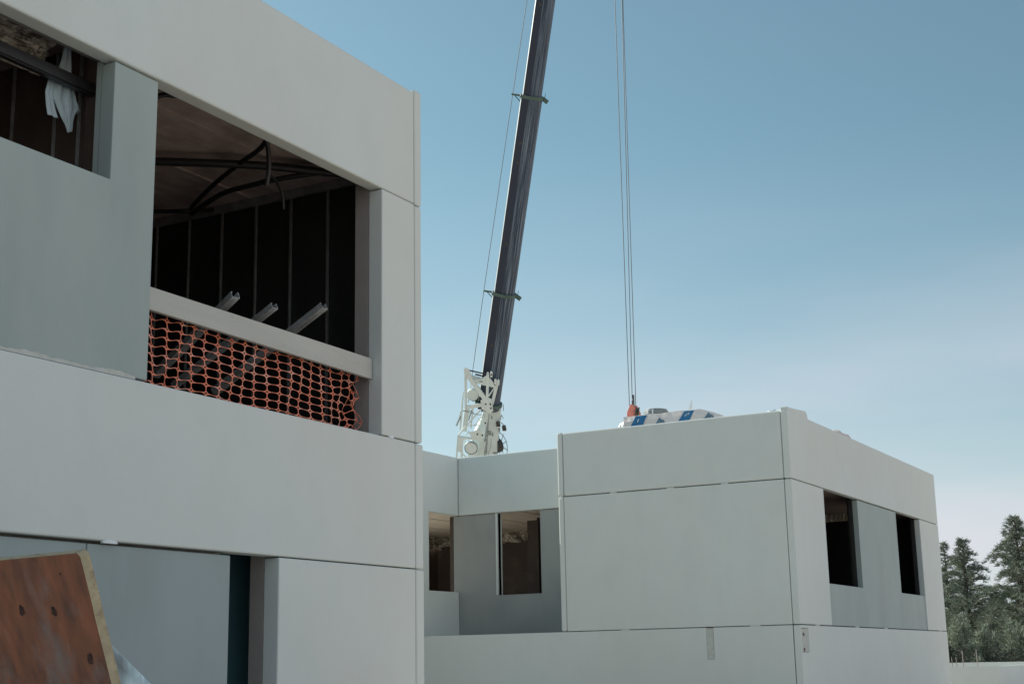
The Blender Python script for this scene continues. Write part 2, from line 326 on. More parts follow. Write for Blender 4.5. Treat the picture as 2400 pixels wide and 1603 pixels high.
# black rail, foil and side opening behind the far-left window
b = MB(); b.box(3.2, 8.10, 8.40, 8.46, 6.345, 6.40); b.box(3.2, 8.10, 8.38, 8.40, 6.30, 6.345); b.box(3.2, 8.10, 8.40, 8.45, 6.29, 6.30); b.build('window_rail', 'blacksteel', B1)
b = sheet([(5.0, 8.75, 6.56), (7.82, 8.75, 6.56), (7.80, 8.60, 6.80), (5.0, 8.60, 6.80)], 90, 14, .09, 7, 1); b.build('foil_insulation', 'foil', B1)
b = sheet([(5.0, 8.80, 6.42), (7.80, 8.80, 6.47), (7.82, 8.75, 6.56), (5.0, 8.75, 6.56)], 90, 8, .05, 9, 4); b.build('foil_insulation', 'foil', B1)
# ground floor room: teal board behind the slot
b = MB(); b.box(9.2, 12.3, 8.75, 8.80, 0, 3.2); b.build('inner_board', 'teal', B1)
# flat roof
b = MB(); b.box(-5, 12.33, 8.175, 21, 7.15, 7.35); b.build('roof', 'roof', B1)
# small mortar lumps on the joint
for x0, x1, dz in ((7.98, 8.13, 0), (11.85, 11.93, 1.301)):
    b = MB(); b.add([(x0, 7.996, 2.560+dz), (x1, 7.996, 2.560+dz), (x1-.02, 7.996, 2.585+dz), (x0+.03, 7.996, 2.587+dz), (x0, 8.03, 2.560+dz), (x1, 8.03, 2.560+dz), (x1, 8.03, 2.59+dz), (x0, 8.03, 2.59+dz)],
          [(0,1,2,3),(0,4,5,1),(3,2,6,7),(1,5,6,2),(0,3,7,4)])
    b.build('mortar_lump', 'film', B1)

# rough mortar smear along the foot of the upper grey panel
b = MB(); xs = [4.0+.035*k for k in range(123)]; rr_ = random.Random(3); up_ = [3.890+.022*abs(noise.noise(Vector((x*2.3, 0, 0))))*2+.010*rr_.random() for x in xs]
b.add([(x, 8.022, 3.872) for x in xs]+[(x, 8.024, z) for x, z in zip(xs, up_)]+[(x, 8.034, z+.004) for x, z in zip(xs, up_)],
      [(i, i+1, 124-1+i+1, 123+i) for i in range(122)]+[(123+i, 124+i, 247+i, 246+i) for i in range(122)])
b.build('mortar_smear', 'patch', B1)
# plank across the big opening
pb = MB(); P_ = [(8.42, 4.702), (11.69, 4.662), (11.69, 4.452), (8.42, 4.510)]
pb.prism([(x, 8.105, z) for x, z in P_], (0, .045, 0))
tag(pb.build('timber_plank', 'timber', bevel=.004), 'pale painted timber plank fixed across the large opening above the orange net', 'plank')
pb = MB(); pb.box(11.664, 11.672, 8.150, 8.168, 4.44, 4.69); pb.box(11.60, 11.70, 8.100, 8.168, 4.436, 4.444)

# orange safety net
def net():
    mb = MB(); px, pz = .168, .079; nu, nv = 20, 9; n = 24
    def warp(u, v):
        x = 8.46+u*px if u < 15.5 else 8.46+15.5*px+(u-15.5)*px*.80
        left = max(0, 1-u/6); right = max(0, (u-15)/5)
        z = 4.565-v*pz-.002*u*(1-v/9) - .017*math.sin(u*math.pi*2)*left - left*.03*((u % 1)-.5)*.9
        z += .020*math.sin(u*2.1+v*.9)*right+.013*math.sin(u*5.3-v*1.7)*right-.010*math.cos(u*.8)
        if v < 1: z += (1-v)*(.020*math.cos(u*math.pi*2))
        x += .022*math.sin(v*1.05+u*.3)*(.35+right)+.03*right*math.sin(v*2.0)
        y = 8.205+.018*math.sin(u*1.3+v*.5)+.028*math.sin(u*3.9+v*1.1)*right+.012*left*math.sin(u*6.28)
        return Vector((min(x, 11.55+.06*math.sin(v*2.1)), y, z))
    cs = []
    for k in range(n):
        t = 2*math.pi*(k+.5)/n; c, s_ = math.cos(t), math.sin(t); sc_ = .5/max(abs(c), abs(s_)); o = (c*sc_, s_*sc_)
        e = 3.1; rr = (abs(c/.474)**e+abs(s_/.468)**e)**(-1/e); cs.append((o, (c*rr, s_*rr)))
    for i in range(nu):
        for j in range(nv):
            vs = []; fs = []
            for o, q in cs:
                vs.append(warp(i+.5+o[0], j+.5+o[1])); vs.append(warp(i+.5+q[0], j+.5+q[1]))
            for k in range(n): a = 2*k; c = 2*((k+1) % n); fs.append((a, c, c+1, a+1))
            mb.add(vs, fs)
            # corner patches
            for sx in (-1, 1):
                for sz in (-1, 1): pass
    return mb
o = net().build('safety_net', 'net', solid=.004)
tag(o, 'orange plastic safety net stretched under the plank in the large opening', 'safety net')

# leaning metal channels
def channel(p, q, w_, h_, label, ext=.0):
    p, q = Vector(p), Vector(q); d = (p-q).normalized(); p = p+d*ext
    s_ = d.cross(Vector((0, 0, 1))).normalized(); n_ = s_.cross(d).normalized()
    if n_.z < 0: n_ = -n_
    L_ = (p-q).length; t = .004; mb = MB()
    def pt(a, b_, c): return q+d*a+s_*b_+n_*c
    def slab(a0, a1, b0, b1, c0, c1):
        mb.add([pt(a0,b0,c0), pt(a1,b0,c0), pt(a1,b1,c0), pt(a0,b1,c0), pt(a0,b0,c1), pt(a1,b0,c1), pt(a1,b1,c1), pt(a0,b1,c1)],
               [(0,3,2,1),(4,5,6,7),(0,1,5,4),(1,2,6,5),(2,3,7,6),(3,0,4,7)])
    h0, h1 = L_-.34, L_-.24                                    # oval cut-out in the web
    slab(0, h0, -w_/2, w_/2, -t, 0); slab(h1, L_, -w_/2, w_/2, -t, 0); slab(h0, h1, -w_/2, -w_*.17, -t, 0); slab(h0, h1, w_*.17, w_/2, -t, 0)
    slab(0, L_, -w_/2, -w_/2+t, 0, h_); slab(0, L_, w_/2-t, w_/2, 0, h_)
    slab(0, L_, -w_/2+t, -w_/2+.016, h_-t, h_); slab(0, L_, w_/2-.016, w_/2-t, h_-t, h_)
    slab(0, L_, -.006, .006, -t-.003, -t)
    return tag(mb.build('metal_channel', 'zinc'), label, 'channel', 'metal channels leaning on the timber plank')
channel((9.498, 8.05, 4.821), (9.851, 9.30, 4.30), .080, .055, 'short galvanised channel poking over the plank nearest its left end')
channel((10.051, 8.05, 4.840), (10.224, 9.40, 4.27), .072, .05, 'galvanised channel poking over the middle of the plank between the other two')
channel((10.814, 8.05, 5.000), (10.813, 9.40, 4.30), .088, .055, 'longest protruding galvanised channel with an oval slot, furthest right over the plank', 0)
# its hidden length behind the net
# hanging film in the far-left window
fm = MB()
def strip(pts, y, fold, seed):
    vs = []; fs = []; n = len(pts)
    for i, (xl, xr, z) in enumerate(pts):
        for k in range(9):
            t = k/8; vs.append((xl+(xr-xl)*t, y+fold*math.sin(t*math.pi*4+seed)+.3*fold*noise.noise(Vector((t*4, z*9, seed))), z))
    for i in range(n-1):
        for k in range(8): fs.append((i*9+k, i*9+k+1, (i+1)*9+k+1, (i+1)*9+k))
    fm.add(vs, fs)
strip([(7.80, 7.86, 6.66), (7.77, 7.88, 6.52), (7.74, 7.885, 6.40), (7.70, 7.89, 6.28), (7.69, 7.893, 6.20), (7.75, 7.893, 6.12), (7.80, 7.892, 6.05), (7.86, 7.891, 5.99), (7.886, 7.890, 5.935)], 8.50, .018, .4)
strip([(7.84, 7.87, 6.64), (7.85, 7.91, 6.46), (7.88, 7.96, 6.34), (7.90, 8.00, 6.25), (7.90, 8.045, 6.18), (7.91, 7.985, 6.13), (7.92, 7.96, 6.05), (7.93, 7.95, 5.965)], 8.53, .012, 2.1)
strip([(7.70, 7.74, 6.42), (7.66, 7.72, 6.32), (7.635, 7.71, 6.21), (7.65, 7.75, 6.10), (7.672, 7.79, 6.022)], 8.51, .008, 1.0)
tag(fm.build('plastic_film', 'thinfilm', smooth=True), 'torn white plastic film hanging over the black rail in the far left window', 'plastic film')

# ------------------------------------------------------------------ far building (right) with its recessed wing
B2 = thing('concrete_building', (25.18, 8.15, 0), 'lower white concrete building on the right carrying a blue-striped bundle on its roof', 'building')
def W2(*a, **k): return wp(B2, *a, **k)
W2('parapet_panel', 'white', 'x', 25.18, .15, 8.297, 12.835, 4.842, 6.105, bevel=.028)
W2('wall_panel', 'white', 'x', 25.18, .15, 8.297, 12.835, 2.212, 4.826)
W2('base_panel', 'white', 'x', 25.18, .15, 8.300, 16.54, 0, 2.20, [(9.82, 9.955, 1.63, 2.3)])
b = MB(); b.box(25.185, 25.30, 9.823, 9.952, 1.635, 2.19); b.build('lifting_pocket', 'patch', B2)
W2('return_panel', 'white', 'y', 12.845, .125, 25.18, 27.25, 4.842, 6.125, bevel=.034)
W2('return_panel', 'white', 'y', 12.845, .125, 25.184, 27.25, 2.212, 4.826, bevel=.034)
# front face (R)
b = MB(); panel(b, 'y', 8.15, .138, 25.18, 36.71, 4.840, 6.10)
W_ = b.build('parapet_panel', 'white', B2, bevel=.018)
b = MB(); b.prism([(25.19, 8.152, 6.09), (26.42, 8.152, 6.09), (26.38, 8.152, 6.19), (26.30, 8.152, 6.235), (25.50, 8.152, 6.175), (25.19, 8.152, 6.165)], (0, .134, 0)); b.build('parapet_upstand', 'white', B2, bevel=.010)
W2('column_panel', 'white', 'y', 8.15, .138, 25.18, 27.118, 2.212, 4.826, bevel=.018)
W2('column_panel', 'white', 'y', 8.15, .138, 34.795, 36.71, 2.212, 4.826, bevel=.018)
W2('base_panel', 'white', 'y', 8.15, .138, 25.18, 36.74, 0, 2.198, [(25.22, 25.62, 1.72, 2.14)], bevel=.018)
FP = MB().box(25.225, 25.615, 8.158, 8.28, 1.725, 2.135).build('fixing_plate', 'patch', B2)
for z in (2.03, 1.765):
    b = MB(); c_ = [(25.34+.05*math.cos(t*.785)*(1+.3*math.sin(t*2.3)), 8.156, z+.035*math.sin(t*.785)) for t in range(8)]; b.add(c_, [tuple(range(8))]); b.build('rust_spot', 'knot', B2)
W2('infill_panel', 'grey', 'y', 8.176, .112, 27.124, 34.789, 2.214, 4.820, [(27.0, 29.54, 3.01, 5), (32.66, 35, 3.01, 5)], bevel=.008, label='grey U-shaped infill panel around the two windows')
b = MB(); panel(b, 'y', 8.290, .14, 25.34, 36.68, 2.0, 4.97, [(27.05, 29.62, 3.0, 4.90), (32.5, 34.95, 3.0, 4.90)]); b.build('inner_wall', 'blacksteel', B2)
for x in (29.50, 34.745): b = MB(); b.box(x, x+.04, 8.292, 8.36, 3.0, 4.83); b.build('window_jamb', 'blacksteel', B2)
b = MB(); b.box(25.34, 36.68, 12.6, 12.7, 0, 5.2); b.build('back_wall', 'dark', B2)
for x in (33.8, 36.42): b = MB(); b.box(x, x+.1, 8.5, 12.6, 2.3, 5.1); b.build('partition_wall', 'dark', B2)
b = MB(); b.box(25.34, 36.68, 8.30, 12.84, 4.98, 5.25); b.build('ceiling_slab', 'ceil', B2)
b = MB(); b.box(25.34, 36.68, 8.29, 12.84, 2.0, 2.3); b.build('floor_slab', 'floor', B2)
b = MB(); vs = []; nn_ = 260
for j in range(5):
    for i in range(nn_+1):
        y = 8.5+4.0*i/nn_; k = j/4; vs.append((33.72+.05*math.sin(y*62+k*2.2+noise.noise(Vector((y*3, 0, 0)))*5)*(1-.3*k)+.03*noise.noise(Vector((y*4, k, 0))), y, 4.80+.175*k))
b.add(vs, [(j*(nn_+1)+i, j*(nn_+1)+i+1, (j+1)*(nn_+1)+i+1, (j+1)*(nn_+1)+i) for j in range(4) for i in range(nn_)]); b.build('foil_insulation', 'shinyfoil', B2)
b = MB(); b.box(25.34, 36.68, 8.29, 12.84, 5.30, 5.50); b.build('roof', 'roof', B2)
W2('end_panel', 'white', 'x', 36.56, .125, 8.29, 12.84, 0, 6.10)
# recessed wing (G)
W2('wing_panel', 'white', 'y', 16.55, .15, 22.5, 27.245, 2.212, 6.165, [(26.03, 27.5, 3.18, 4.866)], bevel=.010, label='bright side of the recessed wing')  # left part lengthened out of view so its bulk casts shade
W2('wing_parapet', 'white', 'x', 27.25, .15, 12.975, 16.545, 4.868, 6.165, bevel=.022, label='bright parapet of the recessed wing')
W2('wing_infill', 'greydark', 'x', 27.30, .12, 12.975, 16.71, 2.0, 4.858, [(14.51, 15.56, 3.08, 5)], bevel=.008, label='dark grey wall of the recessed wing')
MB().box(27.247, 27.40, 16.553, 16.70, 4.87, 6.16).build('wing_corner', 'white', B2)
b = MB(); b.box(27.255, 27.47, 15.56, 15.60, 3.08, 4.86); b.build('window_jamb', 'white', B2)
b = MB(); b.box(27.30, 27.36, 16.72, 16.80, 3.0, 4.86); b.build('window_jamb', 'brown', B2)
b = MB(); b.box(25.34, 27.29, 12.98, 16.54, 1.9, 2.12); b.build('terrace_floor', 'roof', B2)
b = MB(); b.box(27.43, 34, 12.98, 24, 2.0, 2.3); b.box(25.34, 27.43, 16.8, 24, 2.0, 2.3); b.build('floor_slab', 'floor', B2)
b = MB(); b.box(25.34, 27.41, 16.71, 20.4, 4.93, 5.2); b.box(27.41, 36, 12.98, 20.4, 4.93, 5.2)  # slab cut short at the unseen rear to let the sun in
for k in range(5): b.box(27.45, 36, 14.1+1.2*k, 14.112+1.2*k, 4.92, 4.93)
b.build('ceiling_slab', 'ceiltan', B2)
b = MB(); b.box(32.2, 32.3, 12.98, 20.3, 2.3, 4.70); b.build('back_wall', 'brown', B2)
b = MB(); b.box(30.0, 32.19, 20.2, 20.3, 2.3, 4.62); b.build('back_wall', 'brown', B2)  # stops short, leaving an opening made so sun brightens the ceiling
b = sheet([(32.1, 13.5, 4.66), (32.1, 20.2, 4.66), (32.25, 20.2, 4.98), (32.25, 13.5, 4.98)], 120, 8, .10, 6, 5)
sheet([(30.0, 20.08, 4.58), (32.2, 20.08, 4.58), (32.2, 20.25, 4.98), (30.0, 20.25, 4.98)], 120, 8, .10, 6, 6, mb=b); b.build('foil_insulation', 'foil', B2)
b = MB(); b.box(28.5, 28.62, 15.20, 15.48, 2.3, 4.78); b.build('inner_post', 'brown', B2)
b = MB(); b.box(28.64, 28.70, 14.0, 15.3, 2.3, 4.85); b.build('inner_board', 'blacksteel', B2)
b = MB(); b.box(27.41, 36, 12.98, 20.4, 5.3, 5.5); b.box(25.34, 27.41, 16.71, 20.4, 5.3, 5.5); b.build('roof', 'roof', B2)
W2('wing_shade_base', 'white', 'y', 16.55, .15, 22.5, 25.17, 0, 2.20)  # unseen extension of the wing, added to shade the ground by the wall
W2('wing_shade_side', 'white', 'x', 22.5, .15, 16.71, 20.4, 0, 6.16)  # outer side of the added extension
b = MB(); b.box(22.66, 25.33, 16.71, 20.4, 5.3, 5.5); b.build('roof', 'roof', B2)  # roof of the added, unseen extension
# flecks of mortar on the joints
for y in (11.75, 10.55, 9.45): MB().box(25.176, 25.20, y-.07, y+.07, 4.823, 4.844).build('joint_mortar', 'white', B2)
for y in (11.6, 9.0): MB().box(25.176, 25.20, y-.09, y+.09, 2.196, 2.214).build('joint_mortar', 'white', B2)
for x in (26.2, 28.8, 31.0, 36.0): MB().box(x-.12, x+.12, 8.146, 8.17, 2.195, 2.214).build('joint_mortar', 'white', B2)

# ------------------------------------------------------------------ things on the roof
RZ = 5.50
b = MB(); x0, x1 = 26.75, 28.3
prof = [(12.20, RZ), (12.20, 6.58), (12.12, 6.60), (10.50, 6.60), (10.40, 6.58), (10.06, 6.46), (10.02, RZ)]
vs = []; nY = len(prof)
ys = [10.02, 10.20, 10.42, 10.50]+[10.5+.09*k for k in range(1, 19)]+[12.15, 12.20]
def topz(y): return 6.595 if y > 10.5 else (6.595-(10.5-y)*.36)
rows = 10
for j in range(rows+1):
    for i, y in enumerate(ys):
        zt = topz(y)-.01*math.sin(y*9)*.6; z = RZ+(zt-RZ)*j/rows
        bulge = .018*noise.noise(Vector((y*5, z*5, 0)))+.008*noise.noise(Vector((y*14, z*9, 2)))
        vs.append((x0+bulge+(.03 if j == rows else 0), y, z))
nn = len(ys); fs = [(j*nn+i, j*nn+i+1, (j+1)*nn+i+1, (j+1)*nn+i) for j in range(rows) for i in range(nn-1)]
top0 = rows*nn; n0 = len(vs)
for y in ys: vs.append((x1, y, topz(y)))
for y in ys: vs.append((x1, y, RZ))
fs += [(top0+i, top0+i+1, n0+i+1, n0+i) for i in range(nn-1)]+[(n0+i, n0+i+1, n0+nn+i+1, n0+nn+i) for i in range(nn-1)]
fs += [tuple([j*nn for j in range(rows+1)]+[n0, n0+nn]), tuple([j*nn+nn-1 for j in range(rows, -1, -1)]+[n0+2*nn-1, n0+nn-1][::1])]
b.add(vs, fs)
BD = thing('wrapped_bundle', (27.5, 11.1, RZ), 'long bundle in white film with slanted blue stripes on the far roof', 'bundle')
b.build('bundle_wrap', 'wrap', BD)
def on_face(pts, name, mk, dx=.035):
    q = MB(); n_ = 6
    # quad strip along y
    (a, b_, c, d) = [Vector((x0-dx, y, z)) for y, z in pts]; vs_ = []
    for j in range(n_+1):
        for i in range(n_+1):
            u, v = i/n_, j/n_; p = (a*(1-u)+b_*u)*(1-v)+(d*(1-u)+c*u)*v
            p.x = x0-.005+.018*noise.noise(Vector((p.y*5, p.z*5, 0)))+.008*noise.noise(Vector((p.y*14, p.z*9, 2)))-.008
            vs_.append(p)
    q.add(vs_, [(j*(n_+1)+i, j*(n_+1)+i+1, (j+1)*(n_+1)+i+1, (j+1)*(n_+1)+i) for j in range(n_) for i in range(n_)])
    return q.build(name, mk, BD)
on_face([(12.35-.02, 5.9), (12.02, 5.9), (11.64, 6.575), (11.90, 6.575)], 'blue_stripe', 'blue')
on_face([(11.32, 5.9), (11.00, 5.9), (10.60, 6.57), (10.82, 6.57)], 'blue_stripe', 'blue')
for yc in (11.36, 10.29):
    on_face([(yc+.12, 6.36), (yc+.05, 6.36), (yc-.015, 6.47), (yc+.01, 6.50)], 'printed_mark', 'bluegrey')
    on_face([(yc+.02, 6.34), (yc-.04, 6.34), (yc-.045, 6.45), (yc-.005, 6.46)], 'printed_mark', 'bluegrey')
    on_face([(yc-.06, 6.34), (yc-.12, 6.34), (yc-.075, 6.44), (yc-.05, 6.45)], 'printed_mark', 'bluegrey')
for yy, zz in ((11.86, 6.46), (11.84, 6.49), (10.80, 6.48), (10.76, 6.50), (10.72, 6.51)):
    on_face([(yy+.014, zz-.02), (yy-.004, zz-.02), (yy-.012, zz+.025), (yy+.004, zz+.025)], 'printed_letter', 'film', .04)
# loose film at its ends
b = sheet([(26.8, 12.15, 6.0), (26.8, 12.48, 6.0), (26.85, 12.34, 6.46), (26.85, 12.18, 6.58)], 10, 10, .07, 6, 2)
tag(b.build('plastic_film', 'film', solid=.01), 'crumpled white film at the left end of the striped roof bundle', 'plastic film')
b = sheet([(27.25, 10.98, 6.58), (27.25, 10.86, 6.58), (27.2, 10.815, 6.86), (27.2, 10.83, 6.87)], 5, 8, .02, 7, 3)
tag(b.build('plastic_film', 'film', solid=.004), 'thin wisp of white film blowing up from the striped roof bundle', 'plastic film')
b = MB()
for k in range(6): b.ring((27.62, 11.82, 6.64+.034*k), (0, 0, 1), .235+.014*math.sin(k*2.2), .021, 36, 6)
for k in range(5): b.ring((27.62, 11.82, 6.655+.034*k), (0, 0, 1), .20, .02, 32, 6)
HC = thing('hose_coil', (27.62, 11.82, 6.60), 'grey coil of hose lying on the striped roof bundle', 'coil'); b.build('coiled_hose', 'coil', HC, smooth=True)
for a_ in (2.9, 3.3): MB().ring((27.62+.22*math.cos(a_), 11.82+.22*math.sin(a_), 6.72), (-math.sin(a_), math.cos(a_), 0), .085, .012, 14, 5).build('cable_tie', 'film', HC)
# sack and scraps behind the front parapet
b = MB(); vs = []; fs = []; nu, nv = 20, 12
for j in range(nv+1):
    for i in range(nu):
        th = math.pi*j/nv; ph = 2*math.pi*i/nu; d = Vector((math.sin(th)*math.cos(ph), math.sin(th)*math.sin(ph), math.cos(th)))
        k = 1+.22*noise.noise(d*2.4)
        vs.append((30.45+.62*d.x*k, 8.80+.34*d.y*k, 5.99+.45*(abs(d.z)**.7)*(1 if d.z > 0 else -1)*k+.10*d.x))
for j in range(nv):
    for i in range(nu): fs.append((j*nu+i, j*nu+(i+1) % nu, (j+1)*nu+(i+1) % nu, (j+1)*nu+i))
b.add(vs, fs); tag(b.build('full_sack', 'sack', smooth=True), 'beige full sack lying behind the sloping front parapet of the far roof', 'sack')
b = sheet([(26.5, 8.24, 6.06), (27.5, 8.26, 6.05), (27.4, 8.45, 6.165), (26.6, 8.42, 6.19)], 24, 10, .10, 5, 9)
tag(b.build('plastic_film', 'film', solid=.006), 'crumpled white film along the front parapet left of the beige sack', 'plastic film')
b = sheet([(25.22, 8.32, 6.09), (25.28, 8.62, 6.09), (25.40, 8.62, 6.13), (25.40, 8.32, 6.19)], 12, 6, .05, 6, 12)
tag(b.build('plastic_film', 'film', solid=.006), 'small white film scrap at the near corner of the far roof', 'plastic film')

# ------------------------------------------------------------------ crane
CA = Vector((51.999, 29.936, 12.617)); AX = Vector((-.3578, -.3742, .8556)).normalized(); TIP = Vector((37.268, 14.529, 47.84)); BL = (TIP-CA).length
VV = Vector((-.783, -.379, -.493)); VV = (VV-AX*VV.dot(AX)).normalized(); SS = AX.cross(VV)       # towards viewer side, and right
if SS.dot(rt) < 0: SS = -SS
CR = thing('mobile_crane', (56.8, 34.9, 0), 'tall mobile crane with slate boom and white lattice foot rising behind the buildings', 'crane')
# boom frame: q = belly direction, p = side
ang = R(65); QB = (VV*math.cos(ang)+SS*math.sin(ang)).normalized(); PB = AX.cross(QB).normalized()
if PB.dot(rt) < 0: PB = -PB
def section(wd):
    pts = []; h = wd*.5; r_ = wd*.10
    # rounded top corners, flat sides, round belly
    for sx, a0 in ((-1, 180), (1, 270)):
        pass
    c_ = wd*.09; pts += [(-h, -h+c_+.02), (-h, -h+c_), (-h+c_*.5, -h+c_*.5), (-h+c_, -h), (-h+c_+.02, -h)]
    for k in range(5): t = R(270+22.5*k); pts.append((h-r_+r_*math.cos(t), -h+r_+r_*math.sin(t)))
    for k in range(17): t = R(180/16*k); pts.append((h*math.cos(t), .05*wd+.52*wd*math.sin(t)))
    return pts
def boom_sec(k0, k1, w0, w1):
    mb = MB(); s0, s1 = section(w0), section(w1); n = len(s0)
    vs = [CA+AX*k0+PB*p+QB*q for p, q in s0]+[CA+AX*k1+PB*p+QB*q for p, q in s1]; fs = []; mis = []
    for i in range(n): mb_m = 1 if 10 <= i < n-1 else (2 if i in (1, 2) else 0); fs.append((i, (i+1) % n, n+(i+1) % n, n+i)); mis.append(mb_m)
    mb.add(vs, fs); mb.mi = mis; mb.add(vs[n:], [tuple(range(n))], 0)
    o = mb.build('boom_section', ['boom', 'belly', 'worn'], CR)  # last slot: chamfer carrying the painted sunlit glint
    uvl = o.data.uv_layers.new(name='UVMap'); bs = base_of(CR)
    for poly in o.data.polygons:
        for li in poly.loop_indices:
            v = o.data.vertices[o.data.loops[li].vertex_index].co+bs-CA
            uvl.data[li].uv = (math.atan2(v.dot(QB), v.dot(PB))*.5, v.dot(AX)*.35)
        poly.use_smooth = poly.material_index == 1
    return o
secs = [(-.35, 4.80, .80, .80), (4.80, 13.05, .735, .735), (13.05, 22.0, .655, .655), (22, 31, .58, .58), (31, BL, .52, .52)]
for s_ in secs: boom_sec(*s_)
# collars with wire guides
def collar(k, wd):
    mb = MB(); pts = section(wd*1.10); n = len(pts)
    lo = [CA+AX*(k-.07)+PB*p+QB*q for p, q in pts]; hi = [CA+AX*(k+.07)+PB*p+QB*q for p, q in pts]
    mb.add(lo+hi, [(i, (i+1) % n, n+(i+1) % n, n+i) for i in range(n)]+[tuple(range(n)), tuple(range(2*n-1, n-1, -1))])
    c = CA+AX*k; lft = -SS
    if k < 0: return mb.build('boom_collar', 'green', CR, bevel=.006)
    mb.bar(c+lft*wd*.45, c+lft*(wd*.45+.52), .05, .07, side=AX); mb.bar(c+lft*wd*.50-AX*.32, c+lft*(wd*.45+.38)-AX*.03, .03, .03)
    mb.bar(c-lft*wd*.45+QB*.1, c-lft*wd*.72+QB*.12-AX*.12, .14, .16, side=AX); mb.bar(c-lft*wd*.68, c-lft*wd*.68+AX*.22, .02, .02)
    return mb.build('boom_collar', 'green', CR, bevel=.006)
for k, wd in ((4.80, .80), (13.05, .735), (22, .655), (31, .58), (-.10, .90)): collar(k, wd)
# small square holes in the left flank of the boom
for k in (16.7, 11.2, 10.4, 7.0, 3.6, 2.6):
    wd = [s_ for s_ in secs if s_[0] <= k <= s_[1]][0][2]
    for q_, mk, nm in ((.0, 'blacksteel', 'pin_hole'),):
        c = CA+AX*k-PB*(wd/2+.002)-QB*.06
        MB().bar(c, c-PB*.006, .12, .12, side=AX).build(nm, mk, CR)
# boom head and rope
mb = MB(); hd = Vector((36.55, 16.15, 47.84))
mb.bar(TIP-AX*.5, TIP+(hd-TIP)*1.05, .5, .6); mb.build('boom_head', 'cwhite', CR, bevel=.03)
mb = MB(); mb.ring(hd, PB, .32, .05, 28, 8); mb.build('head_sheave', 'blacksteel', CR)
for a_, b_ in (((36.477, 16.421, 8.60), (36.505, 16.358, 47.84)), ((36.511, 16.344, 8.90), (36.706, 15.908, 47.84)), ((36.551, 16.256, 8.60), (36.654, 16.023, 47.84))):
    MB().tube([a_, b_], .011, 6).build('hoist_rope', 'wire', CR)
p0 = CA+AX*.9-SS*1.0; p1 = CA+AX*BL-SS*.62
mb = MB(); q0 = CA+AX*2.0-SS*.90; q1 = CA+AX*4.8-SS*.89; q2 = CA+AX*13.1-SS*.80
mb.tube([q0-AX*2.2, q0, q1, q2, CA+AX*22-SS*.66, p1], .013, 6); mb.build('luffing_rope', 'wire', CR)

# foot: boom base box, lattice jib adapter, drums; (a, b, c) = right, up along boom, towards the viewer
RR = SS; UU = AX; FF = VV
def cp(zx, zy, c=0.0):
    """drawing coordinates of the crane foot (6.03*54.7 units to the metre) about the boom axis, c metres towards the viewer"""
    a = (zx-664)/330.0; h = (663-zy)/330.0*1.045
    # drawing axes are the level ones; turn them onto right / boom directions
    return CA+RR*(a-.1438*h)*1.0+UU*h+FF*c
def bars(lst, name, mk='cwhite', bevel=0):
    for (x0_, y0_, x1_, y1_, wd, c0, c1) in lst:
        MB().bar(cp(x0_, y0_, c0), cp(x1_, y1_, c1), wd/330, wd/330*.8, side=FF).build(name, mk, CR, bevel=bevel)
# base section of the boom
mb = MB(); pr = [(575, 735), (640, 715), (820, 745), (812, 900), (790, 1100), (765, 1450), (745, 2000), (330, 2000), (335, 1420), (420, 1180), (520, 990), (560, 860)]
mb.prism([cp(x, y, .10) for x, y in pr], -FF*.85); mb.build('boom_base', 'cwhite', CR, bevel=.03)
bars([(340, 190, 335, 745, 36, .55, .55), (370, 275, 640, 610, 58, .62, .62), (362, 300, 610, 330, 46, .5, .5), (430, 345, 640, 300, 34, .62, .5), (450, 352, 765, 380, 34, .6, .6),
      (655, 215, 640, 545, 36, .68, .68), (790, 310, 705, 640, 44, .55, .55), (745, 395, 660, 530, 16, .6, .6), (350, 732, 590, 655, 48, .58, .58), (600, 560, 690, 740, 70, .60, .60),
      (420, 400, 395, 490, 16, .3, .3), (300, 560, 270, 760, 20, .3, .3)], 'adapter_strut')
bars([(545, 735, 215, 1150, 20, .55, .6), (580, 820, 450, 990, 13, .4, .4), (222, 1140, 182, 1540, 24, .6, .6), (215, 1165, 560, 1172, 30, .6, .5), (225, 1370, 420, 1530, 15, .55, .45),
      (272, 1375, 250, 1560, 26, .55, .55), (195, 1510, 262, 1400, 10, .58, .58), (560, 1285, 500, 1345, 12, .4, .4), (430, 745, 395, 1050, 20, .3, .3), (640, 760, 560, 1160, 46, .35, .35),
      (575, 1180, 520, 1560, 40, .40, .40), (300, 1180, 320, 1380, 22, .3, .3), (600, 1200, 540, 1560, 16, .45, .45), (320, 1150, 370, 1090, 18, .4, .4), (350, 1000, 560, 965, 10, .5, .5),
      (500, 870, 560, 940, 8, .5, .5), (340, 770, 420, 700, 18, .5, .5)], 'lattice_bar')
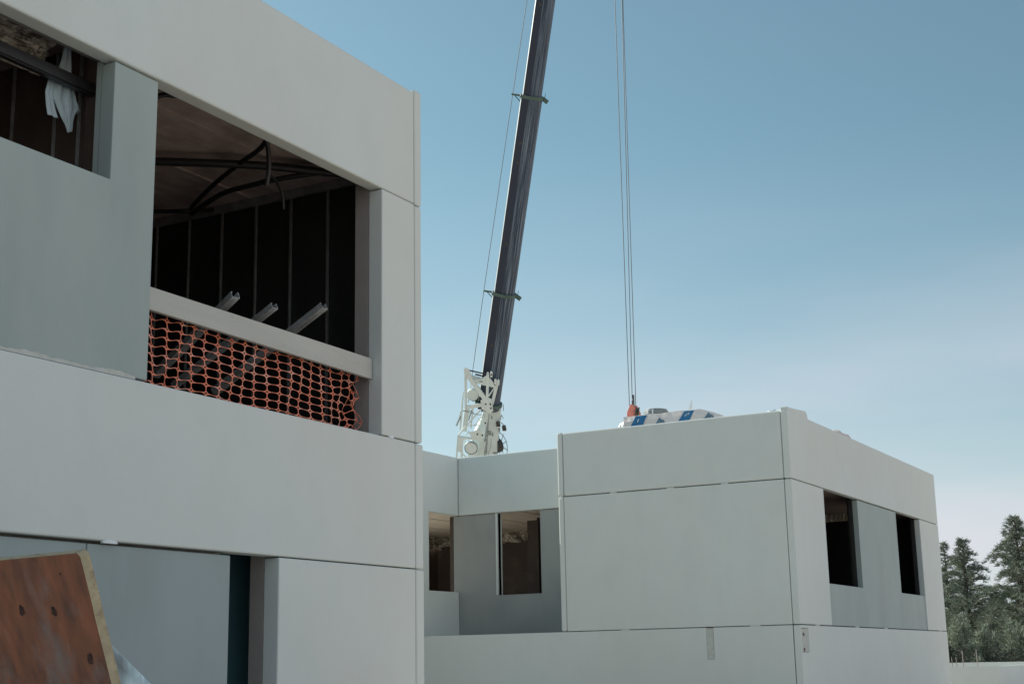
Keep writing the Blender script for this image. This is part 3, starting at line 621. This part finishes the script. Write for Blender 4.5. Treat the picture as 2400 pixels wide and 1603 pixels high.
# thin plates and lugs
for pts in ([(545, 600), (640, 540), (700, 560), (722, 690), (690, 770), (640, 745), (560, 720)], [(330, 190), (395, 200), (440, 290), (380, 320), (325, 300)],
            [(560, 300), (650, 235), (735, 330), (740, 385), (600, 370)], [(222, 1150), (300, 1165), (280, 1370), (210, 1370)], [(370, 1080), (560, 1000), (570, 1180), (430, 1170)]):
    mb = MB(); mb.prism([cp(x, y, .66) for x, y in pts], -FF*.05); mb.build('gusset_plate', 'cwhite', CR, bevel=.006)
for x, y in ((655, 215), (703, 195), (760, 290), (800, 292), (368, 200), (335, 195)):
    mb = MB(); mb.prism([cp(x-15, y+55, .68), cp(x+13, y+55, .68), cp(x+19, y-8, .68), cp(x+6, y-24, .68), cp(x-8, y-22, .68), cp(x-18, y, .68)], -FF*.06); mb.build('pin_lug', 'cwhite', CR)
for x, y in ((655, 222), (703, 215), (620, 636), (692, 685), (495, 1080), (565, 1085), (685, 630), (610, 905), (566, 745)):
    mb = MB(); mb.tube([cp(x, y, .64), cp(x, y, .70)], .035, 10); mb.build('pin', 'blacksteel', CR)
mb = MB(); mb.tube([cp(375, 212, .55), cp(645, 228, .60)], .030, 8); mb.build('cross_rod', 'blacksteel', CR)
mb = MB(); mb.tube([cp(470, 272, .40), cp(620, 285, .40)], .035, 8); mb.build('cross_rod', 'blacksteel', CR)
# drums
for (x, y, r_, c0, c1) in ((428, 565, 80, .15, .45), (400, 1300, 92, .40, .62)):
    mb = MB(); mb.tube([cp(x, y, c0), cp(x, y, c1)], r_/330, 28); mb.build('winch_drum', 'cwhite', CR, bevel=.012)
    mb = MB(); mb.ring(cp(x, y, c1+.002), FF, r_/330*.97, .014, 32, 6); mb.build('drum_rim', 'blacksteel' if y > 1000 else 'cwhite', CR)
# cylinders at the left
mb = MB(); mb.tube([cp(345, 770, .30), cp(300, 1100, .30)], .115, 16); mb.build('hydraulic_cylinder', 'cwhite', CR)
mb = MB(); mb.tube([cp(283, 650, .35), cp(272, 790, .35), cp(240, 1095, .35)], .040, 10); mb.build('hydraulic_cylinder', 'cwhite', CR)
mb = MB(); mb.bar(cp(250, 890, .4), cp(190, 1035, .4), .055); mb.build('lock_bar', 'coil', CR)
mb = MB(); mb.bar(cp(410, 800, .2), cp(355, 960, .2), .05); mb.build('lock_bar', 'coil', CR)
# dark machinery behind the adapter
mb = MB(); mb.prism([cp(370, 660, .12), cp(500, 600, .12), (cp(620, 590, .12)), cp(590, 640, .12), cp(420, 690, .12)], -FF*.25); mb.build('mechanism', 'green', CR)
for pts, nm in (([(300, 770), (420, 765), (470, 800), (600, 785)], 'hose'), ([(262, 800), (300, 775), (420, 790), (480, 800)], 'hose'), ([(690, 1110), (685, 1200), (660, 1300), (655, 1340), (690, 1385), (750, 1390), (790, 1460)], 'hose'),
                ([(265, 800), (250, 850), (262, 880)], 'hose'), ([(660, 830), (640, 930), (630, 1010), (590, 1180)], 'hose')):
    cable([cp(x, y, .70 if nm == 'hose' else .6) for x, y in pts], .014, 6).build(nm, 'coil', CR, smooth=True)
# ladder-like cable track and rods down the face of the base
for dx in (0, 26):
    bars([(628+dx, 770, 572+dx, 1560, 7, .12, .12)], 'cable_track', 'coil')
for k in range(13):
    y_ = 800+58*k; x_ = 626-.0709*(y_-770)
    bars([(x_, y_, x_+26, y_+3, 7, .125, .125)], 'track_rung', 'coil')
for (x, y, w_, h_) in ((600, 890, 26, 34), (655, 1105, 44, 60), (700, 1120, 18, 50), (612, 1010, 22, 26), (560, 1150, 40, 12), (470, 1140, 60, 12), (735, 1385, 60, 26), (690, 880, 12, 44)):
    MB().prism([cp(x-w_/2, y-h_/2, .13), cp(x+w_/2, y-h_/2, .13), cp(x+w_/2, y+h_/2, .13), cp(x-w_/2, y+h_/2, .13)], -FF*.05).build('valve_box', 'coil', CR)
# flood lights
for x, y in ((785, 942), (870, 985)):
    mb = MB(); mb.prism([cp(x-32, y-22, .35), cp(x+20, y-34, .35), cp(x+34, y+24, .35), cp(x-22, y+38, .35)], -FF*.2); L_ = mb.build('flood_light', 'blacksteel', CR, bevel=.01)
    mb = MB(); mb.bar(cp(x-18, y+36, .36), cp(x+32, y+28, .36), .05, .03); mb.build('lamp_glass', 'film', CR)
bars([(815, 880, 835, 800, 12, .3, .3), (815, 905, 880, 945, 10, .3, .3), (835, 800, 862, 850, 8, .3, .3), (862, 650, 862, 740, 10, .3, .3), (800, 960, 800, 1060, 24, .15, .15)], 'lamp_bracket', 'coil')
# hose reel
rc = cp(772, 1290, -.05); ra = (RR*.74+FF*-.55+UU*.12).normalized(); ru = UU; rv = ra.cross(ru).normalized()
RE = MB().tube([rc-ra*.10, rc+ra*.10], .30, 26).build('hose_reel', 'blacksteel', CR)
mb = MB(); mb.ring(rc+ra*.12, ra, .565, .018, 40, 6)
for k in range(9):
    t = 2*math.pi*k/9+.2; d = ru*math.cos(t)+rv*math.sin(t); mb.bar(rc+ra*.12+d*.12, rc+ra*.12+d*.565, .030, .016, side=ra)
mb.build('reel_wheel', 'coil', CR)
# hidden lower works
mb = MB(); mb.box(54.2, 59.4, 32.6, 37.2, 1.5, 3.2); mb.build('turntable', 'cwhite', CR, bevel=.05)
mb = MB(); mb.box(50.5, 62.5, 33.4, 36.4, .75, 1.45); mb.build('chassis', 'cwhite', CR, bevel=.05)
for x in (51.6, 53.6, 58.2, 60.2, 62.0):
    for y in (33.3, 36.5):
        MB().tube([(x, y-.18, .62), (x, y+.18, .62)], .62, 24).build('wheel', 'black', CR)

# hook block hanging from the ropes
HK = thing('hook_block', (36.52, 16.32, 8.0), 'salmon red hook block hanging on ropes above the far roof', 'hook block')
hc = Vector((36.525, 16.31, 8.36)); hr = Vector((.407, -.913, 0)).normalized(); hf = Vector((-.913, -.407, 0)).normalized(); hz = Vector((0, 0, 1))
d1 = (hr*.62+hf*.78).normalized(); d2 = Vector((0, 0, 1)).cross(d1).normalized()          # block turned so a side plate and the sheaves show
if d2.dot(hr) > 0: d2 = -d2
def plate(c, name, th=.04):
    pts = [(-.16, -.26), (-.19, -.05), (-.18, .14), (-.11, .26), (-.06, .36), (.06, .36), (.11, .26), (.18, .14), (.19, -.05), (.16, -.26), (.08, -.36), (-.08, -.36)]
    mb = MB(); mb.prism([c+d1*0+(hr*x*.78+hf*(-x)*.3)+hz*z for x, z in pts], d1*0+(hf*.5+hr*.0)*th*2); return mb.build(name, 'orange', HK, bevel=.012)
for sgn, nm in ((1, 'side_plate'), (-1, 'side_plate')):
    cc = hc+hf*.11*sgn-hr*.055*sgn; plate(cc, nm)
mb = MB(); mb.prism([hc+hf*.08+hr*.03-hz*.30, hc+hf*.08+hr*.175-hz*.25, hc+hf*.08+hr*.185+hz*.05, hc+hf*.08+hr*.05+hz*.08], -hf*.16); mb.build('cheek_guard', 'orange', HK, bevel=.01)
for o_ in (-.02, .05): MB().tube([hc+hr*(o_+.06)-hf*.0+hz*.13, hc+hr*(o_+.095)+hz*.125], .17, 22).build('sheave', 'green', HK)
mb = MB(); mb.bar(hc+hz*.30, hc+hz*.66, .035, .06); mb.bar(hc+hz*.30-hr*.04, hc+hz*.50-hr*.035, .02, .04); mb.build('rope_socket', 'wire', HK)
mb = MB(); cv = [hc-hz*.36, hc-hz*.50, hc-hz*.60+hr*.08, hc-hz*.74+hr*.08, hc-hz*.80-hr*.02, hc-hz*.72-hr*.11]
mb.tube(cv, [.05, .045, .045, .045, .035, .015], 8); mb.build('hook', 'blacksteel', HK)

# ------------------------------------------------------------------ plywood board and film, close by
TR = Vector((3.130, 3.234, 1.952)); dn = Vector((.398, .026, -.917)).normalized(); lf = Vector((.127, .992, .002)).normalized(); bk = Vector((.912, -.117, .393)).normalized()
def bp(l, d, b_=0): return TR+lf*l+dn*d+bk*b_
PL = thing('plywood_board', tuple(bp(.6, 2.1)), 'worn red-brown plywood board with a yellow edge leaning in the near left corner', 'board')
Wd, Hd, T = 1.15, 2.08, .034
mb = MB(); n = 24; poly = [(0.012, 0), (.0, .014)]+[(0.009*noise.noise(Vector((k*1.9, 0, 0))), .05+k*(Hd-.05)/n) for k in range(n+1)]+[(Wd, Hd), (Wd, 0)]
mb.prism([bp(l, d) for l, d in poly], bk*T)
for i in range(len(mb.f)): mb.mi[i] = 0 if i == 0 else 1
face = mb.build('plywood_sheet', ['ply', 'plyedge'], PL, bevel=0)
for poly_ in face.data.polygons:
    nrm = poly_.normal
    poly_.material_index = 0 if abs(nrm.dot(bk)) > .95 else 1
# thin lip of worn paint round the edge
for (l, d, r1, r2) in ((.352, .172, .016, .017), (.190, .178, .013, .015), (.075, .335, .013, .017), (.115, .06, .004, .005)):
    mb = MB(); c = []; k_ = 14
    for k in range(k_): t = 2*math.pi*k/k_; rr = 1+.7*noise.noise(Vector((math.cos(t)*1.5, math.sin(t)*1.5, l*9))); c.append(bp(l+r1*rr*math.cos(t), d+r2*rr*math.sin(t), -.0012))
    mb.add(c, [tuple(range(k_))]); mb.build('wood_knot', 'knot', PL)
# plastic film draped behind the board
fb = MB(); vs = []; fs = []; nu, nv = 60, 50
for j in range(nv+1):
    for i in range(nu+1):
        u, v = i/nu, j/nv
        s0 = Vector((3.463, 3.467, 1.722)); top = s0+Vector((.52, -.53, -.72))*u; bot = Vector((3.35, 3.7, .02))+Vector((1.0, -.9, 0))*u
        p = top*(1-v)+bot*v; q = p*4; p = p+Vector((.5, .6, .1))*(.06*noise.noise(q)+.045*noise.noise(q*3.1)+.02*noise.noise(q*7))
        vs.append(p)
fb.add(vs, [(j*(nu+1)+i, j*(nu+1)+i+1, (j+1)*(nu+1)+i+1, (j+1)*(nu+1)+i) for j in range(nv) for i in range(nu)])
tag(fb.build('plastic_film', 'tarp', smooth=True, solid=.002), 'pale plastic film sloping down behind the leaning plywood board', 'plastic film')

# ------------------------------------------------------------------ far low walls and rods
mb = MB(); c0 = Vector((49.1, 9.35, 0))
panel(mb, 'x', 49.1, .16, 9.35, 16.0, 0, 1.25); mb.box(49.26, 68.0, 9.35, 9.51, 0, 1.25)
tag(mb.build('low_wall', 'white', bevel=.01), 'low white concrete wall with a corner at the far right edge', 'wall')
mb = MB(); mb.box(60.0, 60.16, 4.0, 17.0, 0, 1.335)
tag(mb.build('low_wall', 'white', bevel=.01), 'second pale low wall just behind the cornered one', 'wall')
RG = 'steel rods standing in the low wall'
for (x, y, z0, z1, r_, lb) in ((50.76, 11.17, 1.2, 1.56, .012, 'short rod nearest the white building corner'), (50.78, 11.03, 1.2, 1.57, .012, 'short rod second from the white building corner'),
                         (55.7, 11.85, .2, 1.79, .014, 'taller rod third from the white building corner'), (55.8, 11.36, .2, 1.83, .014, 'tallest rod, furthest from the white building corner')):
    mb = MB(); mb.tube([(x, y, z0), (x+.01, y+.02, z1)], r_, 6); tag(mb.build('steel_rod', 'steel'), lb, 'rod', RG)

# ------------------------------------------------------------------ trees
def cone_dir(az, el): return Vector((math.cos(az)*math.cos(el), math.sin(az)*math.cos(el), math.sin(el)))
def cedar(loc, H, rad, label, seed, mk='needle', z0f=.06, dens=1.0, lift=.50, top=.10):
    rnd = random.Random(seed); L0 = Vector(loc)
    root = thing('cedar_tree', loc, label, 'tree', 'conifers and shrubs beyond the site')
    tb = MB(); lean = Vector((rnd.uniform(-.02, .02), rnd.uniform(-.02, .02), 0))
    def tp(f): return L0+Vector((0, 0, H*f))+lean*H*f*f
    tb.tube([tp(k/8) for k in range(9)], [H*.022*(1-k/8.6)+.01 for k in range(9)], 8)
    cb = MB(); nb = int(150*dens); 
    for k in range(nb):
        f = z0f+(1-z0f)*(k+rnd.random())/nb; f = min(f, .985)
        env = (1-f)**.80*(1-.25*max(0, .18-f)/.18)
        Lb = rad*(env+top*.3)*rnd.uniform(.62, 1.12)
        az = k*2.39996+rnd.uniform(-.9, .9); el = lift+rnd.uniform(-.30, .45); Lb *= rnd.choice((.6, .85, 1, 1.1))
        st_ = tp(f); d = cone_dir(az, el); pts = []
        for i in range(7):
            t = i/6; pts.append(st_+d*Lb*t+Vector((0, 0, -Lb*.42*t*t*t+Lb*.10*math.sin(t*3))))
        tb.tube(pts, [max(.012, .035*(1-i/6.5)) for i in range(7)], 4, cap=False)
        side = d.cross(Vector((0, 0, 1))).normalized()
        nc = max(5, int(Lb*11*dens))
        for c in range(nc):
            t = .12+.88*(c+rnd.random())/nc; i = min(5, int(t*6)); p = pts[i].lerp(pts[i+1], t*6-i)
            spread = Lb*.20*(1-t*.7)+.06
            p = p+side*rnd.uniform(-spread, spread)+Vector((0, 0, rnd.uniform(-.10, .04)))
            # a spray: several narrow upswept needle-tuft blades
            for q in range(5):
                a2 = az+rnd.uniform(-1.1, 1.1); dd = cone_dir(a2, rnd.uniform(-.35, .95)); ln = rnd.uniform(.16, .38); wd = rnd.uniform(.022, .05)
                sv = dd.cross(cone_dir(rnd.uniform(0, 6.28), rnd.uniform(-1, 1))).normalized()*wd
                b0 = p+Vector((rnd.uniform(-.09, .09), rnd.uniform(-.09, .09), rnd.uniform(-.05, .05)))
                cb.add([b0-sv*.6, b0+sv*.6, b0+dd*ln+sv*.25, b0+dd*ln-sv*.25], [(0, 1, 2, 3)])
    tb.build('trunk', 'bark', root); cb.build('crown', mk, root)
def shrub(loc, H, rad, label, seed, mk='shrub', spiky=True):
    rnd = random.Random(seed); L0 = Vector(loc)
    root = thing('shrub', loc, label, 'shrub', 'conifers and shrubs beyond the site')
    tb = MB(); cb = MB()
    for s_ in range(9):
        az = rnd.uniform(0, 6.28); r_ = rad*rnd.uniform(0, .75); hh = H*rnd.uniform(.62, 1)*(1-.25*r_/rad); base = L0+Vector((math.cos(az)*r_*.4, math.sin(az)*r_*.4, 0))
        tip = L0+Vector((math.cos(az)*r_, math.sin(az)*r_, hh)); tb.tube([base, base.lerp(tip, .5), tip], [.04, .025, .008], 5, cap=False)
        nc = int(150*H/3)
        for c in range(nc):
            t = rnd.random()**.8; p = base.lerp(tip, t); w_ = rad*.42*(1-t)**.6+.05
            a2 = rnd.uniform(0, 6.28); rr = w_*rnd.uniform(.2, 1); p = p+Vector((math.cos(a2)*rr, math.sin(a2)*rr, rnd.uniform(-.1, .1)))
            for q in range(3):
                dd = cone_dir(a2+rnd.uniform(-.8, .8), rnd.uniform(.3, 1.4) if spiky else rnd.uniform(-.5, 1.0)); ln = rnd.uniform(.12, .34) if spiky else rnd.uniform(.08, .18); wd = rnd.uniform(.03, .07)
                sv = dd.cross(cone_dir(rnd.uniform(0, 6.28), 0)).normalized()*wd
                cb.add([p-sv*.5, p+sv*.5, p+dd*ln+sv*.3, p+dd*ln-sv*.3], [(0, 1, 2, 3)])
    tb.build('stems', 'bark', root); cb.build('foliage', mk, root)
def far(px, d):          # ground point seen at picture column px (0..2400 wide), d metres away
    v = fw*3333.3+rt*(px-1200)-up*(735); n_ = math.hypot(v.x, v.y); return (v.x/n_*d, v.y/n_*d, 0)
cedar(far(2205, 118), 11.6, 2.0, 'slender cedar just clearing the right edge of the white building', 11, dens=.9)
cedar(far(2236, 121), 10.6, 3.4, 'open cedar between the slender one and the broad middle one', 12, dens=.9)
cedar(far(2281, 116), 10.4, 5.0, 'broad cedar with a nodding tip in the middle of the tree group', 13, dens=1.15)
cedar(far(2412, 112), 11.6, 6.6, 'tallest cedar, cut off by the right edge of the photo', 14, dens=1.25)
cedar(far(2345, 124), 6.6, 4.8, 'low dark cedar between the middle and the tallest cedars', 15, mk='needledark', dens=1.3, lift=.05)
shrub(far(2258, 100), 4.6, 1.5, 'tall silvery pointed shrub in front of the middle cedar', 21)
shrub(far(2224, 104), 4.2, 1.5, 'yellowish olive shrub beside the white building corner', 22, mk='olive', spiky=False)
shrub(far(2312, 102), 3.8, 1.3, 'small silvery shrub right of the tall pointed one', 23)
shrub(far(2392, 98), 4.2, 2.2, 'wide silvery shrub at the right edge of the photo', 24)
shrub(far(2280, 96), 2.6, 1.8, 'low dark shrub below the tall silvery one', 25, mk='needle', spiky=False)
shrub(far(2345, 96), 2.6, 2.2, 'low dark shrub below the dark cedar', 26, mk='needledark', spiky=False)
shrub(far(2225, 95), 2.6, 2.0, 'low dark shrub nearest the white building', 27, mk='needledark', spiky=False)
# dense wood behind
wd_ = MB(); rnd = random.Random(5)
for k in range(16000):
    px = rnd.uniform(2120, 2560); d = rnd.uniform(128, 142); p = Vector(far(px, d)); hh = 4.4+1.2*noise.noise(Vector((px*.02, 0, 0)))
    p.z = rnd.uniform(0, hh); dd = cone_dir(rnd.uniform(0, 6.28), rnd.uniform(-.3, 1.2)); ln = rnd.uniform(.3, .6); sv = dd.cross(cone_dir(rnd.uniform(0, 6.28), 0)).normalized()*rnd.uniform(.08, .18)
    wd_.add([p-sv, p+sv, p+dd*ln+sv*.4, p+dd*ln-sv*.4], [(0, 1, 2, 3)])
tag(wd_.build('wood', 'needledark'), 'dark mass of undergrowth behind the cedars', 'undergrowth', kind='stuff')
